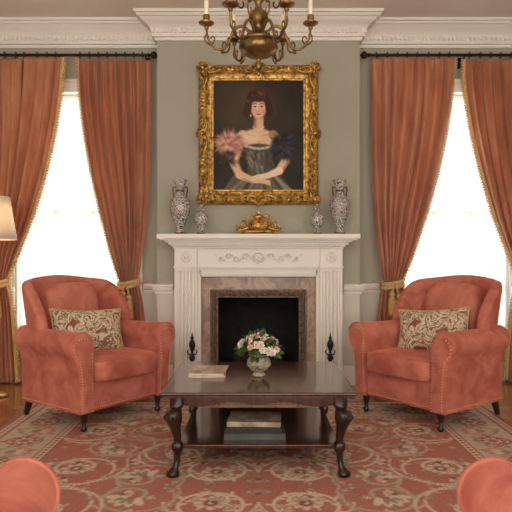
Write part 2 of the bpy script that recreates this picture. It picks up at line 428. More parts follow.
# andirons
for X in (-.555,.60):
    mb=MB(); Y=5.02; b0=.022
    mb.lathe([(.012,.09),(.014,.12),(.022,.14),(.012,.16),(.010,.22),(.014,.25),(.024,.27),(.027,.285),(.013,.30),(.009,.33),(.016,.345),(.025,.37),(.027,.39),(.020,.415),(.010,.43),(.015,.442),(.007,.46),(.004,.485),(.001,.49)],(X,Y,b0),16)
    for sg in (-1,1):
        mb.tube([(X,Y,b0+.10),(X+sg*.05,Y-.01,b0+.085),(X+sg*.075,Y-.015,b0+.04),(X+sg*.09,Y-.02,b0+.008)],[.012,.010,.009,.009],8)
        mb.tube([(X,Y,b0+.30),(X+sg*.03,Y,b0+.305),(X+sg*.042,Y,b0+.33),(X+sg*.03,Y,b0+.345)],[.006,.006,.005,.004],6)
    mb.tube([(X,Y,b0+.10),(X,Y+.07,b0+.09),(X,Y+.12,b0+.05),(X,Y+.13,b0+.008)],.009,8)
    mb.build('andiron','iron',smooth=60)

# ---------------------------------------------------------------- portrait
def srgb2lin(a):
    a=a/255.0; return np.where(a<=.04045,a/12.92,((a+.055)/1.055)**2.4)
W,H=220,268; X0,X1,Y0,Y1=214.,303.,83.,192.
gx,gy=np.meshgrid(np.linspace(X0,X1,W),np.linspace(Y0,Y1,H))
img=np.zeros((H,W,3)); 
nz=np.sin(gx*.21+gy*.13)+np.sin(gx*.09-gy*.17+2)+np.sin(gx*.05+gy*.06+4)
base_=np.exp(-(((gx-246)/38)**2+((gy-110)/40)**2))
for k,(a_,b_) in enumerate(((38,56),(31,44),(23,28))): img[...,k]=a_+b_*base_*.75+nz*2.2
def comp(mask,col):
    global img
    c=np.array(col,float); img=img*(1-mask[...,None])+c*mask[...,None]
def sm(d,soft): return np.clip(.5-d/soft,0,1)
def blob(cx,cy,rx,ry,col,ang=0,soft=1.0,al=1.0):
    a=math.radians(ang); dx=gx-cx; dy=gy-cy; u=dx*math.cos(a)+dy*math.sin(a); v=-dx*math.sin(a)+dy*math.cos(a)
    d=(np.sqrt((u/rx)**2+(v/ry)**2)-1)*min(rx,ry); comp(sm(d,soft)*al,col)
def stroke(pts,ws,col,soft=.8,al=1.0):
    m_=np.zeros_like(gx)
    for i in range(len(pts)-1):
        (xa,ya),(xb,yb)=pts[i],pts[i+1]; l2=(xb-xa)**2+(yb-ya)**2+1e-6
        t=np.clip(((gx-xa)*(xb-xa)+(gy-ya)*(yb-ya))/l2,0,1)
        w=ws[i]+(ws[i+1]-ws[i])*t; d=np.sqrt((gx-xa-t*(xb-xa))**2+(gy-ya-t*(yb-ya))**2)-w
        m_=np.maximum(m_,sm(d,soft))
    comp(m_*al,col)
SK=(226,184,152); SH=(176,124,94); HI=(242,210,182)
# skirt
stroke([(262,172),(262,200)],[14,36],(72,66,54),2)
stroke([(240,178),(232,200)],[6,12],(92,84,68),2)
for i in range(60):
    a=rng.uniform(-1,1); x_=262+a*8; stroke([(x_,172),(262+a*34+rng.uniform(-3,3),198)],[.5,1.9],[(132,124,104),(58,53,45),(162,152,128),(92,85,70)][i%4],1.8,.45)
# hair back
HR=(66,38,27)
blob(258,106,12.5,11.5,HR,0,2); blob(249.5,112,5.5,8,HR,20,2); blob(267.5,111,5,8,(54,31,22),-15,2); blob(258,97,9.5,6,(76,44,31),0,2)
for i in range(34):
    a=rng.uniform(0,2*pi); r1=rng.uniform(.6,1); blob(258+11.5*math.cos(a)*r1,103+9*math.sin(a)*r1,2.6,1.1,(116,72,48) if i%2 else (42,24,17),rng.uniform(0,180),1.4,.55)
# neck, shoulders
stroke([(259,118),(258,133)],[4.3,5],SH,1.2); stroke([(260,119),(260,134)],[3,4],SK,1.8)
blob(258,141,20,8.5,SK,0,1.6); blob(258,135.5,12,4.6,SK,0,2.5); stroke([(243,137),(236,146)],[4.5,5.5],SK,1.5); stroke([(273,137),(280,146)],[4.5,5.5],SH,1.5)
blob(252,139,9,5,HI,0,5,.7); stroke([(247,136.5),(256,138.5)],[.5,.5],SH,1.6,.4); stroke([(270,136.5),(261,138.5)],[.5,.5],SH,1.6,.5)
stroke([(259,144),(259,149)],[.6,.8],SH,1.6,.6)
# bodice
pb=[(259,151.5,16,5.5),(259,157,14,6),(259,163,12,6),(259,169,11,6),(260,175,12,6)]
for (a_,b_,c_,d_) in pb: blob(a_,b_,c_,d_,(76,71,60),0,1.5)
for i in range(60):
    u_=rng.uniform(-1,1); y_=rng.uniform(150,174); hw=14-(y_-150)*.14; c_=[(148,140,120),(108,101,84),(64,59,50),(176,166,144)][rng.randint(4)] if u_<.35 else [(60,56,48),(88,81,68)][rng.randint(2)]
    stroke([(259+u_*hw,y_),(259+u_*hw*.8+1.5,y_+5)],[.9,.5],c_,1.8,.55)
for i in range(15): 
    t=i/14; blob(244.5+29*t,147.8+3.0*math.sin(pi*t),1.7,1.3,(212,202,180) if i%2 else (184,172,150),0,1.4,.85)
# arms
stroke([(238,150),(234,164),(240,177)],[5,4.6,4],SH,1.5); stroke([(237,150),(233.5,164),(239,176)],[3.6,3.4,3],SK,2)
stroke([(281,150),(285,163),(279,173)],[5,4.6,3.8],SH,1.5); stroke([(280,151),(284,163),(278,172)],[3.4,3,2.6],SK,2)
stroke([(240,177),(252,182),(264,183)],[4,3.2,2.4],SK,1.3); stroke([(279,173),(268,177.5),(258,179)],[3.8,3,2.3],HI,1.3)
for k in range(4): stroke([(259,177.6+k*1.3),(252.5-.4*k,179+k*1.6)],[1.0,.7],HI if k%2==0 else SK,.8); stroke([(263,182+k*.9),(270,183.2+k*1.2)],[.9,.6],SK,.8)
stroke([(243,180.5),(252,184.5)],[.6,.6],SH,1,.8)
# feathers
def feather(cx,cy,rx,ry,cols,n):
    for i in range(n):
        a=rng.uniform(0,2*pi); r=rng.uniform(.1,1)**.7; x_=cx+rx*r*math.cos(a); y_=cy+ry*r*math.sin(a)
        dx=(x_-cx)*.4+rng.uniform(-2,2); dy=(y_-cy)*.4+rng.uniform(-1.5,3)
        stroke([(x_-dx*.5,y_-dy*.5),(x_+dx,y_+dy)],[1.3,.3],cols[rng.randint(len(cols))],1.8,.5)
blob(230,146,12.5,12.5,(172,116,98),20,5); blob(284,149,13,12.5,(30,27,29),-20,4)
feather(230,146,12.5,12,[(206,142,118),(226,178,154),(190,124,104),(110,74,64),(236,206,186),(170,108,92)],130)
feather(284,149,12,12.5,[(26,24,27),(44,42,45),(60,57,60),(18,16,18),(76,70,70)],110)
feather(228,160,7,8,[(44,36,36),(28,24,28),(110,76,66)],50)
# face
blob(259,111.5,7.4,9.8,SH,3,1.2); blob(258.3,111.3,6.8,9.2,SK,3,1.4); blob(256.5,107,4.5,3.6,HI,0,3,.7); blob(255,113.5,2.6,2.4,(228,164,142),0,2.5,.7); blob(263,114,1.8,2.2,(210,146,122),0,2.5,.6); blob(258.3,119,2.4,1.6,HI,0,2,.6)
for ex in (255,261.6):
    stroke([(ex-2,106.6),(ex,105.9),(ex+1.9,106.5)],[.4,.5,.3],(84,52,38),.8,.85)
    blob(ex,109.3,1.6,.85,(232,218,204),0,.6); blob(ex+.1,109.3,.75,.8,(50,32,25),0,.5); stroke([(ex-1.8,109.1),(ex,108.4),(ex+1.8,109.1)],[.25,.35,.25],(70,42,32),.5,.85)
stroke([(258.7,108),(259.1,113)],[.4,.5],(200,150,122),1,.7); blob(258.4,113.8,1.3,.6,(204,148,122),0,1,.8); blob(257.6,111.5,.6,2.2,HI,0,1,.7)
blob(258.4,116.7,1.9,.75,(184,82,72),0,.7); stroke([(256.5,116.6),(260.3,116.6)],[.18,.18],(126,50,46),.5,.8)
blob(258,101.5,8.4,3.0,(68,39,28),0,1.8); stroke([(250.6,104),(250.2,111)],[1.5,1.2],HR,1.4); stroke([(266.4,104),(266.9,112)],[1.5,1.3],(54,31,22),1.4)
blob(250.8,118,.7,1.2,(220,200,150),0,.6)
for i in range(13): 
    t=i/12; blob(253+11*t,129+3.4*math.sin(pi*t),.55,.55,(232,222,204),0,.6,.8)
img=np.clip(img,0,255)
port=empty('framed_portrait',(0,0,2.224))
mb=MB()
def cf(u,v): return ((u-.5)*.80,YB-.026,(.5-v)*.975)
mb.grid(cf,W-1,H-1); ob=mb.build('canvas','oil',port,smooth=0)
ca=ob.data.color_attributes.new('Col','FLOAT_COLOR','POINT')
lin=np.ones((H*W,4)); lin[:,:3]=srgb2lin(img.reshape(-1,3)); ca.data.foreach_set('color',lin.astype(np.float32).ravel())
mb=MB()
prof=[(0,.02),(.004,.034),(.016,.036),(.022,.028),(.045,.034),(.062,.05),(.078,.075),(.092,.088),(.106,.09),(.118,.08),(.126,.06),(.134,.05),(.136,0.002)]
ih,iv=.396,.482; rings=[]
vs=[];fs=[]
for o,dp in prof:
    hx,hz=ih+o,iv+o; vs+= [(-hx,YB-dp,-hz),(hx,YB-dp,-hz),(hx,YB-dp,hz),(-hx,YB-dp,hz)]
for j in range(len(prof)-1):
    for i in range(4): fs.append((j*4+i,j*4+(i+1)%4,(j+1)*4+(i+1)%4,(j+1)*4+i))
mb.add(vs,fs,0)
hx,hz=ih+.1,iv+.1
per=[]
for i in range(30):
    t=(i+.5)/30
    per+=[(-hx+2*hx*t,hz,0),(-hx+2*hx*t,-hz,0)]
for i in range(36):
    t=(i+.5)/36
    per+=[(-hx,-hz+2*hz*t,1),(hx,-hz+2*hz*t,1)]
for k,(x,z,vv) in enumerate(per):
    mb.sph((x,YB-.088,z),(.011,.014,.017) if vv==0 else (.017,.014,.011),7,5)
for sx in (-1,1):
    for i in range(44): mb.sph((sx*(ih+.018),YB-.036,-iv+2*iv*(i+.5)/44),(.005,.005,.008),6,4)
for sz in (-1,1):
    for i in range(36): mb.sph((-ih+2*ih*(i+.5)/36,YB-.036,sz*(iv+.018)),(.008,.005,.005),6,4)
def halfarm(T,sg):
    sp=spiral(.075,-.012,.026,1.35,pi*.8,-1)
    mb.tube([(sg*p[0],-.012-.012*i/22,p[1]) for i,p in enumerate(sp)],[.010*(1-.55*i/22) for i in range(23)],7,0,T)
    mb.tube([(sg*.02,-.01,-.02),(sg*.07,-.014,-.044),(sg*.12,-.01,-.034),(sg*.16,-.004,-.012),(sg*.20,0,-.010)],[.011,.013,.012,.009,.003],7,0,T)
    for q in range(6): mb.sph((sg*(.10+.022*q),-.014,-.004+.004*math.cos(q*2)),(.011,.014,.016-.002*q),7,5,0,T)
def shell(T,n=7,st=24):
    mb.sph((0,-.02,0),(.024,.024,.028),12,8,0,T)
    for i in range(n):
        a=math.radians((i-(n-1)/2)*st); ca_,sa_=math.sin(a),math.cos(a)
        T2=T@Matrix.Translation((ca_*.036,-.014,sa_*.036))@Matrix.Rotation(a,4,'Y'); mb.sph((0,0,0),(.010,.015,.024),8,6,0,T2)
def cart(cx,cz,ang):
    T=Matrix.Translation((cx,YB-.085,cz))@Matrix.Rotation(ang,4,'Y'); shell(T); halfarm(T,1); halfarm(T,-1)
cart(0,hz,0); cart(0,-hz,pi); cart(-hx,0,-pi/2); cart(hx,0,pi/2)
for sx in (-1,1):
    for sz in (-1,1):
        cx,cz=sx*(hx-.004),sz*(hz-.004)
        shell(Matrix.Translation((cx,YB-.09,cz))@Matrix.Rotation(math.atan2(sx,sz),4,'Y'),9,26)
        T=Matrix.Translation((cx,YB-.085,cz))@Matrix.Diagonal((1,1,sz,1)); halfarm(T,-sx)
        T=Matrix.Translation((cx,YB-.085,cz))@Matrix(((0,0,sx,0),(0,1,0,0),(1,0,0,0),(0,0,0,1))); halfarm(T,-sz)
mb.build('gilt_frame','gold',port,smooth=60)

# ---------------------------------------------------------------- mantel objects
ZS=1.3375; YS=5.17
big=[(.040,0),(.046,.004),(.046,.016),(.034,.026),(.030,.045),(.040,.075),(.062,.13),(.082,.19),(.090,.245),(.086,.285),(.062,.32),(.038,.345),(.030,.37),(.032,.40),(.044,.43),(.056,.455),(.058,.466),(.052,.470),(.040,.455),(.02,.45)]
for X in (-.675,.70):
    mb=MB(); mb.lathe(big,(X,YS,ZS),32,0)
    mb.lathe([(.047,.0),(.049,.006),(.047,.014)],(X,YS,ZS),28,1); mb.lathe([(.0325,.367),(.036,.375),(.0325,.383)],(X,YS,ZS),28,1)
    for sg in (-1,1):
        mb.tube([(X+sg*.034,YS,ZS+.40),(X+sg*.058,YS,ZS+.41),(X+sg*.064,YS,ZS+.38),(X+sg*.055,YS,ZS+.345),(X+sg*.06,YS,ZS+.322)],[.005,.006,.006,.006,.004],8,1)
    mb.build('porcelain_vase',['porc','goldd'],smooth=60)
small=[(.028,0),(.032,.004),(.032,.012),(.018,.02),(.014,.035),(.030,.055),(.050,.09),(.056,.12),(.050,.148),(.030,.166),(.022,.176),(.026,.186),(.036,.192),(.034,.198),(.022,.21),(.010,.222),(.012,.232),(.006,.244),(.001,.248)]
for X in (-.495,.505):
    mb=MB(); mb.lathe([(r*1.12,z*1.08) for r,z in small],(X,YS-.01,ZS),28,0)
    mb.lathe([(.037,0),(.038,.006),(.037,.012)],(X,YS-.01,ZS),28,1); mb.sph((X,YS-.01,ZS+.262),(.009,.009,.011),10,6,1)
    mb.build('lidded_ginger_jar',['porc','goldd'],smooth=60)
# gilt mantel ornament
mb=MB(); Y=YS-.02; Z=ZS
mb.sph((0,Y,Z+.022),(.15,.05,.012),24,6,0,e=.6)
for sx in (-1,1):
    for sy in (-1,1): mb.sph((sx*.13,Y+sy*.03,Z+.012),(.022,.016,.012),10,6)
mb.lathe([(.06,.03),(.075,.04),(.095,.06),(.10,.085),(.085,.105),(.05,.115),(.03,.125),(.045,.14),(.055,.15),(.03,.165),(.012,.175),(.02,.188),(.012,.2),(.004,.215),(.001,.22)],(0,Y,Z),24,0,None,1,.42)
for sg in (-1,1):
    for cx,cz,r,a0,dn in ((.125,.085,.038,pi*1.2,-1),(.16,.05,.026,pi*.3,-1),(.075,.145,.024,pi*1.2,-1)):
        sp=spiral(cx,cz,r,1.4,a0,dn); mb.tube([(sg*p[0],Y-.006,Z+p[1]) for p in sp],[.010*(1-.5*i/22) for i in range(23)],7)
    mb.tube([(sg*.08,Y,Z+.06),(sg*.13,Y-.01,Z+.04),(sg*.18,Y,Z+.035),(sg*.20,Y,Z+.05)],[.014,.013,.010,.004],8)
    for q in range(5): mb.sph((sg*(.02+.025*q),Y-.042+.004*q,Z+.075+.012*math.cos(q*2)),(.013,.01,.016),8,5)
mb.build('gilt_mantel_clock','gold',smooth=60)

# ---------------------------------------------------------------- rug
RX,RY=1.72,1.74; RC=(0,2.98); NQ=250
qx,qy=np.meshgrid(np.linspace(0,RX,NQ),np.linspace(0,RY,NQ),indexing='ij')
Q=np.zeros((NQ,NQ,3)); Q[:]=(184,114,98)
ed=np.minimum(RX-qx,RY-qy)
CR=(222,206,180); TN=(196,172,146); GY=(156,144,126); RD=(176,102,88); DK=(118,90,78); SA=(210,150,130); OL=(152,141,118)
px=RX/NQ
def qset(mask,col,al=1.0):
    mm=np.clip(mask,0,1)[...,None]*al; Q[:]=Q*(1-mm)+np.array(col,float)*mm
def disc(cx,cy,rx,ry,col,ang=0,al=1.0,petn=0,pa=.2):
    R=max(rx,ry)*1.4; i0,i1=max(0,int((cx-R)/RX*NQ)),min(NQ,int((cx+R)/RX*NQ)+2); j0,j1=max(0,int((cy-R)/RY*NQ)),min(NQ,int((cy+R)/RY*NQ)+2)
    if i0>=i1 or j0>=j1: return
    X_=qx[i0:i1,j0:j1]-cx; Y_=qy[i0:i1,j0:j1]-cy; c_,s_=math.cos(ang),math.sin(ang); u=X_*c_+Y_*s_; v=-X_*s_+Y_*c_
    d=np.sqrt((u/rx)**2+(v/ry)**2)
    if petn: d=d/(1-pa+pa*np.cos(petn*np.arctan2(v,u)))
    mm=(np.clip(.5-(d-1)*min(rx,ry)/px,0,1)*al)[...,None]
    Q[i0:i1,j0:j1]=Q[i0:i1,j0:j1]*(1-mm)+np.array(col,float)*mm
def rosette(cx,cy,r,cols,n=8):
    disc(cx,cy,r*1.08,r*1.08,DK,0,.7,n,.14); disc(cx,cy,r,r,cols[0],0,1,n,.14); disc(cx,cy,r*.72,r*.72,cols[1],.3,1,n,.16); disc(cx,cy,r*.45,r*.45,cols[2],0,1,n,.1); disc(cx,cy,r*.2,r*.2,cols[0])
def palm(cx,cy,r,ang,cols):
    for i in range(-2,3):
        a=ang+i*.5; disc(cx+r*.5*math.cos(a),cy+r*.5*math.sin(a),r*.52,r*.2,cols[0],a)
    for i in range(-1,2):
        a=ang+i*.5; disc(cx+r*.4*math.cos(a),cy+r*.4*math.sin(a),r*.36,r*.12,cols[1],a)
    disc(cx,cy,r*.26,r*.26,cols[2])
def vine(pts,w,col,leaf=None,every=6):
    for i,(x,y) in enumerate(pts):
        disc(x,y,w,w,col)
        if leaf and i%every==0 and i>0:
            a=math.atan2(y-pts[i-1][1],x-pts[i-1][0])+ (1.0 if (i//every)%2 else -1.0)
            disc(x+.022*math.cos(a),y+.022*math.sin(a),.024,.010,leaf,a)
# field arabesques
cents=[(.22,.2),(.60,.12),(.98,.25),(.10,.58),(.46,.5),(.82,.6),(.28,.88),(.66,.95),(1.05,.95),(.05,1.15),(.45,1.2),(.85,1.2)]
for k,(cx,cy) in enumerate(cents):
    for dn in (1,-1):
        n=80; R=.22+.03*(k%3); pts=[]
        for i in range(n):
            t=i/n; rr=R*(1-.82*t); a=k*1.3+dn*2*pi*1.25*t+(0 if dn>0 else pi); pts.append((cx+rr*math.cos(a),cy+rr*math.sin(a)))
        vine(pts,.0105,CR if (k+dn)%2 else TN,[CR,OL,TN][k%3],5)
for k,(cx,cy) in enumerate(cents):
    if k%2==0: rosette(cx,cy,.082,(CR,SA,DK),8)
    else: palm(cx,cy,.125,k*1.1,(CR,OL,RD))
for k in range(90):
    cx,cy=rng.uniform(0,1.2),rng.uniform(0,1.25); c=[CR,TN,OL,GY,CR][k%5]
    if k%3: rosette(cx,cy,.025,(c,RD,CR),6)
    else: palm(cx,cy,.060,rng.uniform(0,6),(c,SA,DK))
# border
e1=.50
qset(sm(ed-e1,px),DK,.8); qset(sm(ed-(e1-.010),px),CR); qset(sm(ed-(e1-.055),px),RD); qset(sm(ed-(e1-.065),px),(204,187,162))
qset(sm(ed-.105,px),DK,.8); qset(sm(ed-.095,px),(188,124,108)); qset(sm(ed-.045,px),CR); qset(sm(ed-.034,px),(154,98,84))
bc=.27
t=np.arange(0,2.2,.012)
for ph,cl in ((0,OL),(pi,RD)):
    vine([(RX-bc+.11*math.sin(s*2*pi/.42+ph),s) for s in t if s<RY-bc],.009,cl,GY if cl==OL else RD,5)
    vine([(s,RY-bc+.11*math.sin(s*2*pi/.42+ph)) for s in t if s<RX-bc],.009,cl,GY if cl==OL else RD,5)
for i in range(8):
    s=.105+.21*i
    for (cx,cy,a) in ((RX-bc,s,0 if i%2 else pi),(s,RY-bc,pi/2 if i%2 else -pi/2)):
        if cx<RX-bc+.01 and cy<RY-bc+.01:
            if i%2: rosette(cx,cy,.085,(RD,CR,OL),8)
            else: palm(cx,cy,.12,a,(SA,CR,OL))
rosette(RX-bc,RY-bc,.12,(RD,CR,OL),10)
for i in range(40):
    s=.02+.045*i
    for off in (.07,e1-.034):
        c=(CR if off<.1 else RD)
        if s<RY-off: disc(RX-off,s,.014,.014,c)
        if s<RX-off: disc(s,RY-off,.014,.014,c)
half=np.concatenate([Q[::-1][:-1],Q],0); full_=np.concatenate([half[:,::-1][:,:-1],half],1)
n=full_.shape[0]
wear=rng.normal(0,6,(n,n,1)); full_=np.clip(full_*1.0+wear,0,255)
full_=(full_*.86+np.array((184,146,126))*.14)*.96
xs=np.linspace(-RX,RX,n); ys=np.linspace(-RY,RY,n)
ii,jj=np.meshgrid(np.arange(n),np.arange(n),indexing='ij')
V=np.stack([xs[ii],ys[jj],np.full(ii.shape,.006)],-1).reshape(-1,3)
idx=(ii*n+jj); Fq=np.stack([idx[:-1,:-1],idx[1:,:-1],idx[1:,1:],idx[:-1,1:]],-1).reshape(-1,4)
me=bpy.data.meshes.new('persian_rug')
nb=len(V); per_=[idx[i,0] for i in range(n)]+[idx[n-1,j] for j in range(1,n)]+[idx[i,n-1] for i in range(n-2,-1,-1)]+[idx[0,j] for j in range(n-2,0,-1)]
Vb=V[per_].copy(); Vb[:,2]=.0005; V2=np.concatenate([V,Vb]); m_=len(per_)
side=[(per_[i],nb+i,nb+(i+1)%m_,per_[(i+1)%m_]) for i in range(m_)]
me.from_pydata(V2.tolist(),[],Fq.tolist()+[tuple(int(q) for q in s_) for s_ in side]); me.materials.append(M['rug'])
ca=me.color_attributes.new('Col','FLOAT_COLOR','POINT'); lin=np.ones((len(V2),4)); lin[:nb,:3]=srgb2lin(full_.reshape(-1,3)); lin[nb:,:3]=.1
ca.data.foreach_set('color',lin.astype(np.float32).ravel()); me.update()
ob=bpy.data.objects.new('persian_rug',me); ob.location=(RC[0],RC[1],0); sc.collection.objects.link(ob)
ZR=.0065

# ---------------------------------------------------------------- coffee table
ct=empty('coffee_table',(0,3.52,ZR)); TX,TY=.505,.46; TH=.445
mb=MB(); mb.box(-TX,TX,-TY,TY,TH-.018,TH); mb.build('table_top','dwood',ct,bevel=.008,bseg=3,smooth=40)
LX,LY=.425,.385
mb=MB(); mb.box(-TX+.015,TX-.015,-TY+.015,TY-.015,TH-.032,TH-.018)
def apron(x0,y0,x1,y1,nx_,ny_):
    n=40; vs=[];fs=[]
    for i in range(n+1):
        t=i/n; z=TH-.085+.018*math.sin(pi*t)+.008*math.cos(t*6*pi); 
        for dd in (0,.02):
            x=x0+(x1-x0)*t-nx_*dd; y=y0+(y1-y0)*t-ny_*dd; vs+=[(x,y,z),(x,y,TH-.03)]
    for i in range(n):
        a=i*4; b=a+4; fs+=[(a,b,b+1,a+1),(a+3,b+3,b+2,a+2),(a+2,b+2,b,a)]
    mb.add(vs,fs)
apron(-LX,-LY-.02,LX,-LY-.02,0,-1); apron(LX,LY+.02,-LX,LY+.02,0,1); apron(LX+.02,-LY,LX+.02,LY,1,0); apron(-LX-.02,LY,-LX-.02,-LY,-1,0)
mb.build('apron','dwood',ct,smooth=50)
mb=MB(); mb.box(-LX+.0,LX-.0,-LY,LY,.135,.158); mb.build('lower_shelf','dwood',ct,bevel=.006,smooth=40)
def cabr(mb,X,Y,prof,n=16,ph=0,scale=1):
    sx=1 if X>0 else -1; sy=1 if Y>0 else -1; vs=[];fs=[]
    for z,o,r,e in prof:
        for i in range(n):
            a=2*pi*i/n; c_,s_=math.cos(a),math.sin(a)
            c_=math.copysign(abs(c_)**e,c_); s_=math.copysign(abs(s_)**e,s_)
            vs.append((X+sx*o+r*c_,Y+sy*o+r*s_,z))
    k=len(prof)
    for j in range(k-1):
        for i in range(n):
            a=j*n+i;b=j*n+(i+1)%n; fs.append((a,b,b+n,a+n))
    fs.append(tuple(reversed(range(n)))); fs.append(tuple(range((k-1)*n,k*n)))
    mb.add(vs,fs)
tl=[(0,.018,.028,1),(.008,.020,.034,1),(.022,.020,.033,1),(.034,.014,.022,1),(.05,.006,.016,1),(.08,0,.016,.9),(.12,-.002,.019,.8),(.135,-.002,.030,.6),(.165,-.002,.030,.6),(.175,-.002,.020,.9),(.20,0,.021,1),(.235,.006,.026,1),(.27,.014,.034,1),(.30,.020,.041,1),(.325,.018,.042,1),(.34,.010,.036,1),(.35,.004,.028,1),(.358,.004,.036,1),(.366,.004,.036,1),(.37,0,.036,.3),(.414,0,.036,.3)]
for k,(a,b) in enumerate(((-1,-1),(1,-1),(1,1),(-1,1))):
    mb=MB(); cabr(mb,a*LX,b*LY,tl,20)
    for i in range(8):
        an=2*pi*i/8; mb.tube([(a*LX+a*.012+.030*math.cos(an),b*LY+b*.012+.030*math.sin(an),.265),(a*(LX+.02)+.043*math.cos(an),b*(LY+.02)+.043*math.sin(an),.305),(a*(LX+.012)+.036*math.cos(an),b*(LY+.012)+.036*math.sin(an),.337)],[.004,.008,.004],6)
    mb.build('leg_%d'%(k+1),'legw',ct,smooth=50)
ZT_=ZR+TH
# books on shelf
mb=MB(); z=ZR+.1585
def book(mb,cx,cy,z,w,d,h,rz,mi):
    T=Matrix.Translation((cx,cy,z))@Matrix.Rotation(rz,4,'Z')
    mb.box(-w/2,w/2,-d/2,d/2,0,.003,mi,T); mb.box(-w/2,w/2,-d/2,d/2,h-.003,h,mi,T); mb.box(-w/2,w/2,-d/2,-d/2+.003,.003,h-.003,mi,T)
    mb.box(-w/2+.006,w/2-.006,-d/2+.003,d/2-.006,.003,h-.003,3,T)
book(mb,-.02,3.33,z,.33,.25,.035,.0,2); book(mb,-.03,3.33,z+.0355,.31,.24,.028,.03,1); book(mb,-.02,3.34,z+.064,.29,.22,.026,-.05,0)
mb.build('book_stack',['bk1','bk2','bk3','paper'],smooth=0)
mb=MB(); T=Matrix.Translation((-.30,3.58,ZT_+.0005))@Matrix.Rotation(.03,4,'Z')
mb.box(-.105,.105,-.14,.14,0,.010,1,T); mb.box(-.106,.106,-.141,.141,.010,.0125,0,T); mb.box(-.106,.106,-.141,.141,0,.002,0,T)
T2=Matrix.Translation((-.292,3.585,ZT_+.013))@Matrix.Rotation(-.06,4,'Z'); mb.box(-.10,.10,-.135,.135,0,.007,1,T2); mb.box(-.10,.10,-.135,.135,.007,.009,0,T2)
mb.build('magazine',['mag','paper'],smooth=0)
# flowers
fl=empty('flower_vase',(0.002,3.50,ZT_+.0005))
mb=MB(); mb.lathe([(.032,0),(.038,.003),(.036,.012),(.026,.02),(.034,.03),(.058,.05),(.068,.07),(.066,.09),(.054,.108),(.05,.114),(.058,.122),(.06,.126),(.054,.126),(.046,.112),(.03,.10)],(0,0,0),32)
for i in range(16):
    a=2*pi*i/16; mb.tube([(.040*math.cos(a),.040*math.sin(a),.033),(.0665*math.cos(a),.0665*math.sin(a),.066),(.056*math.cos(a),.056*math.sin(a),.104)],[.003,.005,.003],5)
mb.build('bowl','silver',fl,smooth=60)
mb=MB()
def petalgrid(T,l,w,curl,mi):
    def fn(u,v):
        ww=w*math.sin(pi*min(.97,.12+.85*v))**.7; x=(u-.5)*2*ww; return (x,l*v,curl*l*v*v+abs(x)*.35)
    mb.grid(fn,4,4,mi,T)
def flower(c,nrm,r,mi):
    q=Vector(nrm).to_track_quat('Z','Y').to_matrix().to_4x4(); T0=Matrix.Translation(c)@q
    for ring,(np_,ll,cc,zz) in enumerate(((7,1,.15,0),(6,.75,.6,.004),(5,.5,1.1,.007))):
        for i in range(np_):
            petalgrid(T0@Matrix.Translation((0,0,zz))@Matrix.Rotation(2*pi*i/np_+ring*.5,4,'Z'),r*ll,r*ll*.42,cc,mi)
    mb.sph((0,0,.008),(.006,.006,.006),8,5,3,T0)
R2=random.Random(11)
for i in range(34):
    ph=math.acos(1-R2.random()*1.05); th=i*2.399; dr=Vector((math.sin(ph)*math.cos(th),math.sin(ph)*math.sin(th),math.cos(ph)*1.0))
    c=Vector((0,0,.155))+Vector((dr.x*.108,dr.y*.095,dr.z*.078))
    mb.tube([(dr.x*.02,dr.y*.02,.11),tuple(c)],.002,5,0)
    flower(c,dr+Vector((0,-.25,.25)),R2.uniform(.020,.030),1 if i%7 else 2)
for i in range(80):
    th=R2.random()*6.28; ph=R2.uniform(.2,1.9); dr=Vector((math.sin(ph)*math.cos(th),math.sin(ph)*math.sin(th),math.cos(ph)))
    c=Vector((0,0,.14))+Vector((dr.x*.090,dr.y*.085,dr.z*.085)); q=dr.to_track_quat('Y','Z').to_matrix().to_4x4()
    petalgrid(Matrix.Translation(c)@q@Matrix.Rotation(R2.random()*3,4,'Y'),R2.uniform(.035,.06),.014,-.2,0)
mb.sph((0,0,.135),(.06,.06,.05),14,8,0)
mb.build('blossoms',['green','petalw','petalp','petaly'],fl,smooth=180)

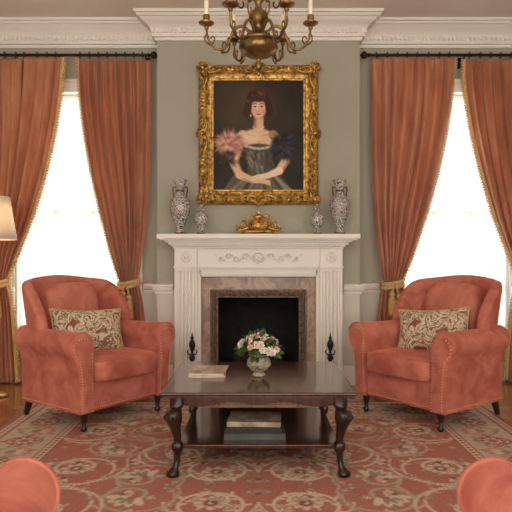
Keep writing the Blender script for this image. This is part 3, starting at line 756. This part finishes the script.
# ---------------------------------------------------------------- armchairs
ZB=.125
def armchair(loc,rz,z0):
    ch=empty('armchair',(loc[0],loc[1],z0),rz)
    mb=MB(); mb.box(-.335,.335,-.355,.33,ZB-.005,.335); mb.build('seat_base','velvet',ch,bevel=.03,bseg=4,smooth=60)
    mb=MB(); mb.sph((0,-.095,.385),(.292,.33,.078),48,20,0,e=.32); mb.build('seat_cushion','velvet',ch,smooth=180)
    mb=MB()
    def se(t,a,b,e=.32): c_,s_=math.cos(t),math.sin(t); return math.copysign(abs(c_)**e,c_)*a,math.copysign(abs(s_)**e,s_)*b
    for zz,k in ((.440,.965),(.330,.965)):
        pts=[]
        for i in range(80):
            x,y=se(2*pi*i/80,.292*k,.33*k); pts.append((x,-.095+y,zz))
        mb.tube(pts,.0075,6,closed=True)
    mb.build('cushion_piping','velvet',ch,smooth=180)
    # arms
    for sg,nm in ((-1,'arm_1'),(1,'arm_2')):
        sec=[(.285,ZB),(.285,.30),(.284,.42),(.278,.50)]
        for i in range(15):
            a=math.radians(205-i*(250/14)); sec.append((.355+.088*math.cos(a),.568+.088*math.sin(a)))
        sec+=[(.398,.48),(.384,.42),(.380,.30),(.380,ZB)]
        cx,cz=.338,.40
        ys=[(.30,1,0),(.15,1,0),(0,1,0.004),(-.15,1,.010),(-.28,1.0,.016),(-.34,1.0,.02),(-.362,.985,.02),(-.376,.95,.02),(-.384,.89,.02),(-.386,.80,.02)]
        mb=MB(); vs=[];fs=[]; k=len(sec)
        for y,s_,dx in ys:
            for (x,z) in sec:
                up=.020*math.sin((y+.38)/.68*pi) if z>.5 else 0
                vs.append((sg*(cx+(x-cx)*s_+dx*max(0,(z-.2)/.4)),y,cz+(z-cz)*(s_ if z>cz else 1-(1-s_)*.3)-up*.5))
        for j in range(len(ys)-1):
            for i in range(k): fs.append((j*k+i,j*k+(i+1)%k,(j+1)*k+(i+1)%k,(j+1)*k+i))
        fs.append(tuple(range(k))); fs.append(tuple(range((len(ys)-1)*k,len(ys)*k)))
        mb.add(vs,fs); mb.build(nm,'velvet',ch,smooth=50)
        mb=MB(); wl=[(sg*(cx+(x-cx)*.985+.02*max(0,(z-.2)/.4)),-.364,cz+(z-cz)*(.985 if z>cz else 1)) for (x,z) in sec]
        mb.tube(wl,.007,6); mb.build('welt_'+nm,'velvet',ch,smooth=180)
        mb=MB()
        pts=[]
        for (x,z) in sec[0:]: pts.append((sg*(cx+(x-cx)*.84+.02*max(0,(z-.2)/.4)),-.387,cz+(z-cz)*(.84 if z>cz else .96)))
        seg=[]; 
        for i in range(len(pts)-1):
            a=Vector(pts[i]);b=Vector(pts[i+1]); n_=max(1,int((b-a).length/.017))
            for q in range(n_): seg.append(a.lerp(b,q/n_))
        for p in seg: mb.sph(tuple(p),(.0055,.0045,.0055),6,4)
        mb.build('nailheads_'+nm,'nail',ch,smooth=180)
    mb=MB()
    x=-.27
    while x<.28: mb.sph((x,-.357,ZB+.022),(.0055,.0045,.0055),6,4); x+=.018
    for sg in (-1,1):
        y=-.33
        while y<.3: mb.sph((sg*.382,y,ZB+.02),(.0045,.0055,.0055),6,4); y+=.018
    mb.build('nailheads_rail','nail',ch,smooth=180)
    # winged back shell
    path=[(-.362,-.01),(-.358,.07),(-.344,.15),(-.316,.235),(-.268,.30),(-.20,.335),(-.10,.35),(0,.355)]
    path=path+[(-x,y) for x,y in reversed(path[:-1])]
    tops=[.70,.86,.945,.968,.972,.985,.998,1.004]; tops=tops+list(reversed(tops[:-1]))
    nv=9; mb=MB(); vs=[];fs=[]; k=len(path)
    for j in range(nv+1):
        for i,(x,y) in enumerate(path):
            z0_=ZB+.02 if 3<=i<=k-4 else .42; z=z0_+(tops[i]-z0_)*(j/nv); rec=max(0,(z-.40))*.17
            fl_=max(0,z-.5)*.05*(1 if x>0 else -1)*(abs(x)/.35)
            vs.append((x+fl_,y+rec,z))
    for j in range(nv):
        for i in range(k-1): fs.append((j*k+i,j*k+i+1,(j+1)*k+i+1,(j+1)*k+i))
    mb.add(vs,fs); mb.build('wing_back','velvet',ch,smooth=180,solid=.075,sub=2)
    mb=MB(); T=Matrix.Translation((0,.268,.68))@Matrix.Rotation(math.radians(-9),4,'X')
    mb.sph((0,0,0),(.228,.085,.262),40,20,0,T,e=.42); mb.build('back_cushion','velvet',ch,smooth=180)
    lp=[(0,0,.012,1),(.006,0,.019,1),(.02,0,.021,1),(.034,0,.015,1),(.042,0,.012,1),(.05,0,.017,1),(.058,0,.014,1),(.08,0,.021,1),(.105,0,.027,1),(.12,0,.028,1),(.135,0,.03,.6)]
    for k_,(a,b) in enumerate(((-.325,-.325),(.325,-.325))):
        mb=MB(); cabr(mb,a,b,lp,16); mb.build('leg_%d'%(k_+1),'legw',ch,smooth=50)
    for k_,a in enumerate((-.31,.31)):
        mb=MB(); vs=[]
        for z,y,r in ((0,.365,.014),(.07,.335,.018),(.16,.30,.023)): vs+=[(a-r,y-r,z),(a+r,y-r,z),(a+r,y+r,z),(a-r,y+r,z)]
        mb.add(vs,[(3,2,1,0),(8,9,10,11)]+[(j*4+i,j*4+(i+1)%4,j*4+4+(i+1)%4,j*4+4+i) for j in (0,1) for i in range(4)]); mb.build('leg_%d'%(k_+3),'legw',ch,smooth=0,bevel=.003)
    return Matrix.Translation((loc[0],loc[1],z0))@Matrix.Rotation(rz,4,'Z')
def pillow(Tc,x,y,tilt,rz,yaw):
    mb=MB(); a,b,t=.255,.16,.07
    for sg in (-1,1):
        def fn(u,v,sg=sg):
            p,q=2*u-1,2*v-1; h=t*((max(0,1-p**4))*(max(0,1-q**4)))**.5*(1-.15*(p*p+q*q))
            X=p*a*(1-.05*(1-q**2)*abs(p)**3); Z=q*b*(1-.07*(1-p**2)*abs(q)**3)
            X*=1+.03*abs(p*q)**2; Z*=1+.05*abs(p*q)**2
            return (X,sg*h,Z)
        mb.grid(fn,36,28,0)
    pts=[]
    for i in range(120):
        s_=i/120*4; k=int(s_); f=2*(s_-k)-1; p,q=[(f,-1),(1,f),(-f,1),(-1,-f)][k]
        X=p*a*(1-.05*(1-q**2)*abs(p)**3)*(1+.03*abs(p*q)**2); Z=q*b*(1-.07*(1-p**2)*abs(q)**3)*(1+.05*abs(p*q)**2); pts.append((X,0,Z))
    mb.tube(pts,.006,6,1,closed=True)
    ob=mb.build('throw_pillow',['pillow','trimgold'],smooth=180)
    ob.matrix_world=Tc@Matrix.Translation((x,y,.601))@Matrix.Rotation(math.radians(yaw),4,'Z')@Matrix.Rotation(math.radians(tilt),4,'X')@Matrix.Rotation(rz,4,'Y')
A=math.radians(53)
Tc=armchair((-1.20,4.36),A,ZR); pillow(Tc,-.02,.042,-24,.05,-20)
Tc=armchair((1.25,4.36),-A,ZR); pillow(Tc,-.01,.042,-24,-.09,20)
armchair((-.95,1.10),pi,0.0); armchair((.95,1.10),pi,0.0)

# ---------------------------------------------------------------- chandelier
cd=empty('chandelier',(0,3.4,0))
mb=MB()
mb.lathe([(.001,2.165),(.008,2.172),(.012,2.185),(.008,2.197),(.014,2.205),(.022,2.222),(.02,2.238),(.010,2.25),(.012,2.262),(.03,2.272),(.07,2.285),(.100,2.305),(.112,2.33),(.108,2.348),(.098,2.356),(.112,2.362),(.112,2.37),(.09,2.38),(.055,2.395),(.036,2.415),(.028,2.44),(.034,2.455),(.05,2.47),(.056,2.50),(.045,2.53),(.024,2.55),(.016,2.57),(.022,2.585),(.034,2.60),(.038,2.63),(.026,2.67),(.014,2.70),(.012,2.80),(.018,2.82),(.006,2.84)],(0,0,0),32)
mb.lathe([(.006,3.2),(.03,3.215),(.055,3.24),(.065,3.27),(.067,3.289)],(0,0,0),24)
for i in range(13):
    z=2.84+.028*i+.01
    T=Matrix.Translation((0,0,z+.005))@Matrix.Rotation((i%2)*pi/2,4,'Z')
    mb.tube([(.010*math.cos(t),0,.019*math.sin(t)) for t in [2*pi*q/12 for q in range(12)]],.003,6,0,T,closed=True)
mb.build('body','bronze',cd,smooth=50)
from mathutils.geometry import interpolate_bezier
def bez(pts,n=10):
    out=[]
    for i in range(0,len(pts)-3,3):
        s_=interpolate_bezier(Vector(pts[i]),Vector(pts[i+1]),Vector(pts[i+2]),Vector(pts[i+3]),n)
        out+=s_ if not out else s_[1:]
    return out
for k in range(6):
    T=Matrix.Rotation(k*pi/3,4,'Z'); mb=MB()
    p=bez([(.04,0,2.40),(.10,0,2.50),(.14,0,2.44),(.165,0,2.37),(.19,0,2.29),(.29,0,2.30),(.295,0,2.44)],12)
    mb.tube(p,[.0095-.003*i/len(p) for i in range(len(p))],8,0,T)
    p=bez([(.165,0,2.37),(.15,0,2.30),(.20,0,2.28),(.205,0,2.33),(.21,0,2.37),(.18,0,2.37),(.185,0,2.345)],8); mb.tube(p,.005,6,0,T)
    p=bez([(.03,0,2.60),(.08,0,2.70),(.15,0,2.66),(.12,0,2.58),(.10,0,2.53),(.07,0,2.57),(.09,0,2.59)],10); mb.tube(p,.005,6,0,T)
    p=bez([(.295,0,2.41),(.33,0,2.36),(.26,0,2.32),(.25,0,2.37),(.245,0,2.40),(.27,0,2.40),(.27,0,2.38)],8); mb.tube(p,.0045,6,0,T)
    mb.sph((.205,0,2.305),(.010,.010,.012),8,6,0,T)
    mb.lathe([(.006,2.43),(.014,2.44),(.010,2.45),(.03,2.458),(.043,2.466),(.044,2.472),(.02,2.474),(.016,2.48),(.02,2.50),(.018,2.515),(.010,2.515)],(.295,0,0),18,0,T)
    mb.lathe([(.0125,2.51),(.0125,2.62),(.009,2.624),(.001,2.625)],(.295,0,0),14,1,T)
    mb.lathe([(.005,2.622),(.009,2.635),(.008,2.65),(.003,2.67),(.001,2.675)],(.295,0,0),10,2,T)
    mb.build('arm_%d'%(k+1),['bronze','candle','shade'],cd,smooth=60)

# ---------------------------------------------------------------- floor lamp
fl_=empty('floor_lamp',(-2.16,4.9,0))
mb=MB(); mb.lathe([(.10,0),(.105,.008),(.10,.02),(.07,.03),(.03,.045),(.02,.07),(.026,.09),(.014,.11),(.011,.3),(.011,.78),(.022,.80),(.026,.82),(.014,.85),(.018,.9),(.034,.95),(.038,1.0),(.026,1.06),(.012,1.10),(.010,1.15),(.018,1.16),(.008,1.18),(.006,1.45)],(0,0,0),24); mb.build('stand','brass',fl_,smooth=50)
mb=MB()
mb.grid(lambda u,v:((.175-.055*v)*math.cos(2*pi*u),(.175-.055*v)*math.sin(2*pi*u),1.285+.345*v),40,4); mb.build('shade','shade',fl_,smooth=180,solid=.003)
mb=MB(); mb.tube([(.175*math.cos(t),.175*math.sin(t),1.285) for t in [2*pi*q/40 for q in range(40)]],.004,6,closed=True); mb.tube([(.12*math.cos(t),.12*math.sin(t),1.63) for t in [2*pi*q/40 for q in range(40)]],.004,6,closed=True)
for i in range(3):
    a=2*pi*i/3; mb.tube([(0,0,1.6),(.12*math.cos(a),.12*math.sin(a),1.62)],.002,5)
mb.tube([(0,0,1.44),(0,0,1.62)],.004,6)
mb.build('shade_frame','candle',fl_)

# ---------------------------------------------------------------- lights
def area(name,loc,rot,sx,sy,power,col):
    l=bpy.data.lights.new(name,'AREA'); l.shape='RECTANGLE'; l.size=sx; l.size_y=sy; l.energy=power; l.color=col
    o=bpy.data.objects.new(name,l); o.location=loc; o.rotation_euler=rot; sc.collection.objects.link(o); return o
for xc in (WL,WR):
    area('daylight_window',(xc,6.1,1.7),(-pi/2,0,0),1.6,2.6,150,(1,.96,.90))
l=bpy.data.lights.new('lamp_bulb','POINT'); l.energy=5; l.color=(1,.8,.55); l.shadow_soft_size=.04
o=bpy.data.objects.new('lamp_bulb',l); o.location=(-2.16,4.9,1.47); sc.collection.objects.link(o)
# world light: added front fill, brighter behind the camera, dimmer beyond the windows
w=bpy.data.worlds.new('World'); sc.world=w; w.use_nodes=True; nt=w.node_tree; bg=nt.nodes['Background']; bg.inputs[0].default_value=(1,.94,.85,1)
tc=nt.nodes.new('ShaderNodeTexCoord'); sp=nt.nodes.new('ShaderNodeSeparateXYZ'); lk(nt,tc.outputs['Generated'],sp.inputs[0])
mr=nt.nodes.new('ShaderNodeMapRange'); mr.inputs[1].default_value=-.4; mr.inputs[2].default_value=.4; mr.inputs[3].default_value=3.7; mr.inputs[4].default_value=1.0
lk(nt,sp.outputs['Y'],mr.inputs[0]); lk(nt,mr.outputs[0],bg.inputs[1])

cam=bpy.data.cameras.new('camera'); cam.lens=600/512*36; cam.sensor_width=36; cam.shift_x=-2.5/512; cam.clip_start=.05
co=bpy.data.objects.new('camera',cam); co.location=(0,0,1.15); co.rotation_euler=(pi/2,0,0); sc.collection.objects.link(co); sc.camera=co
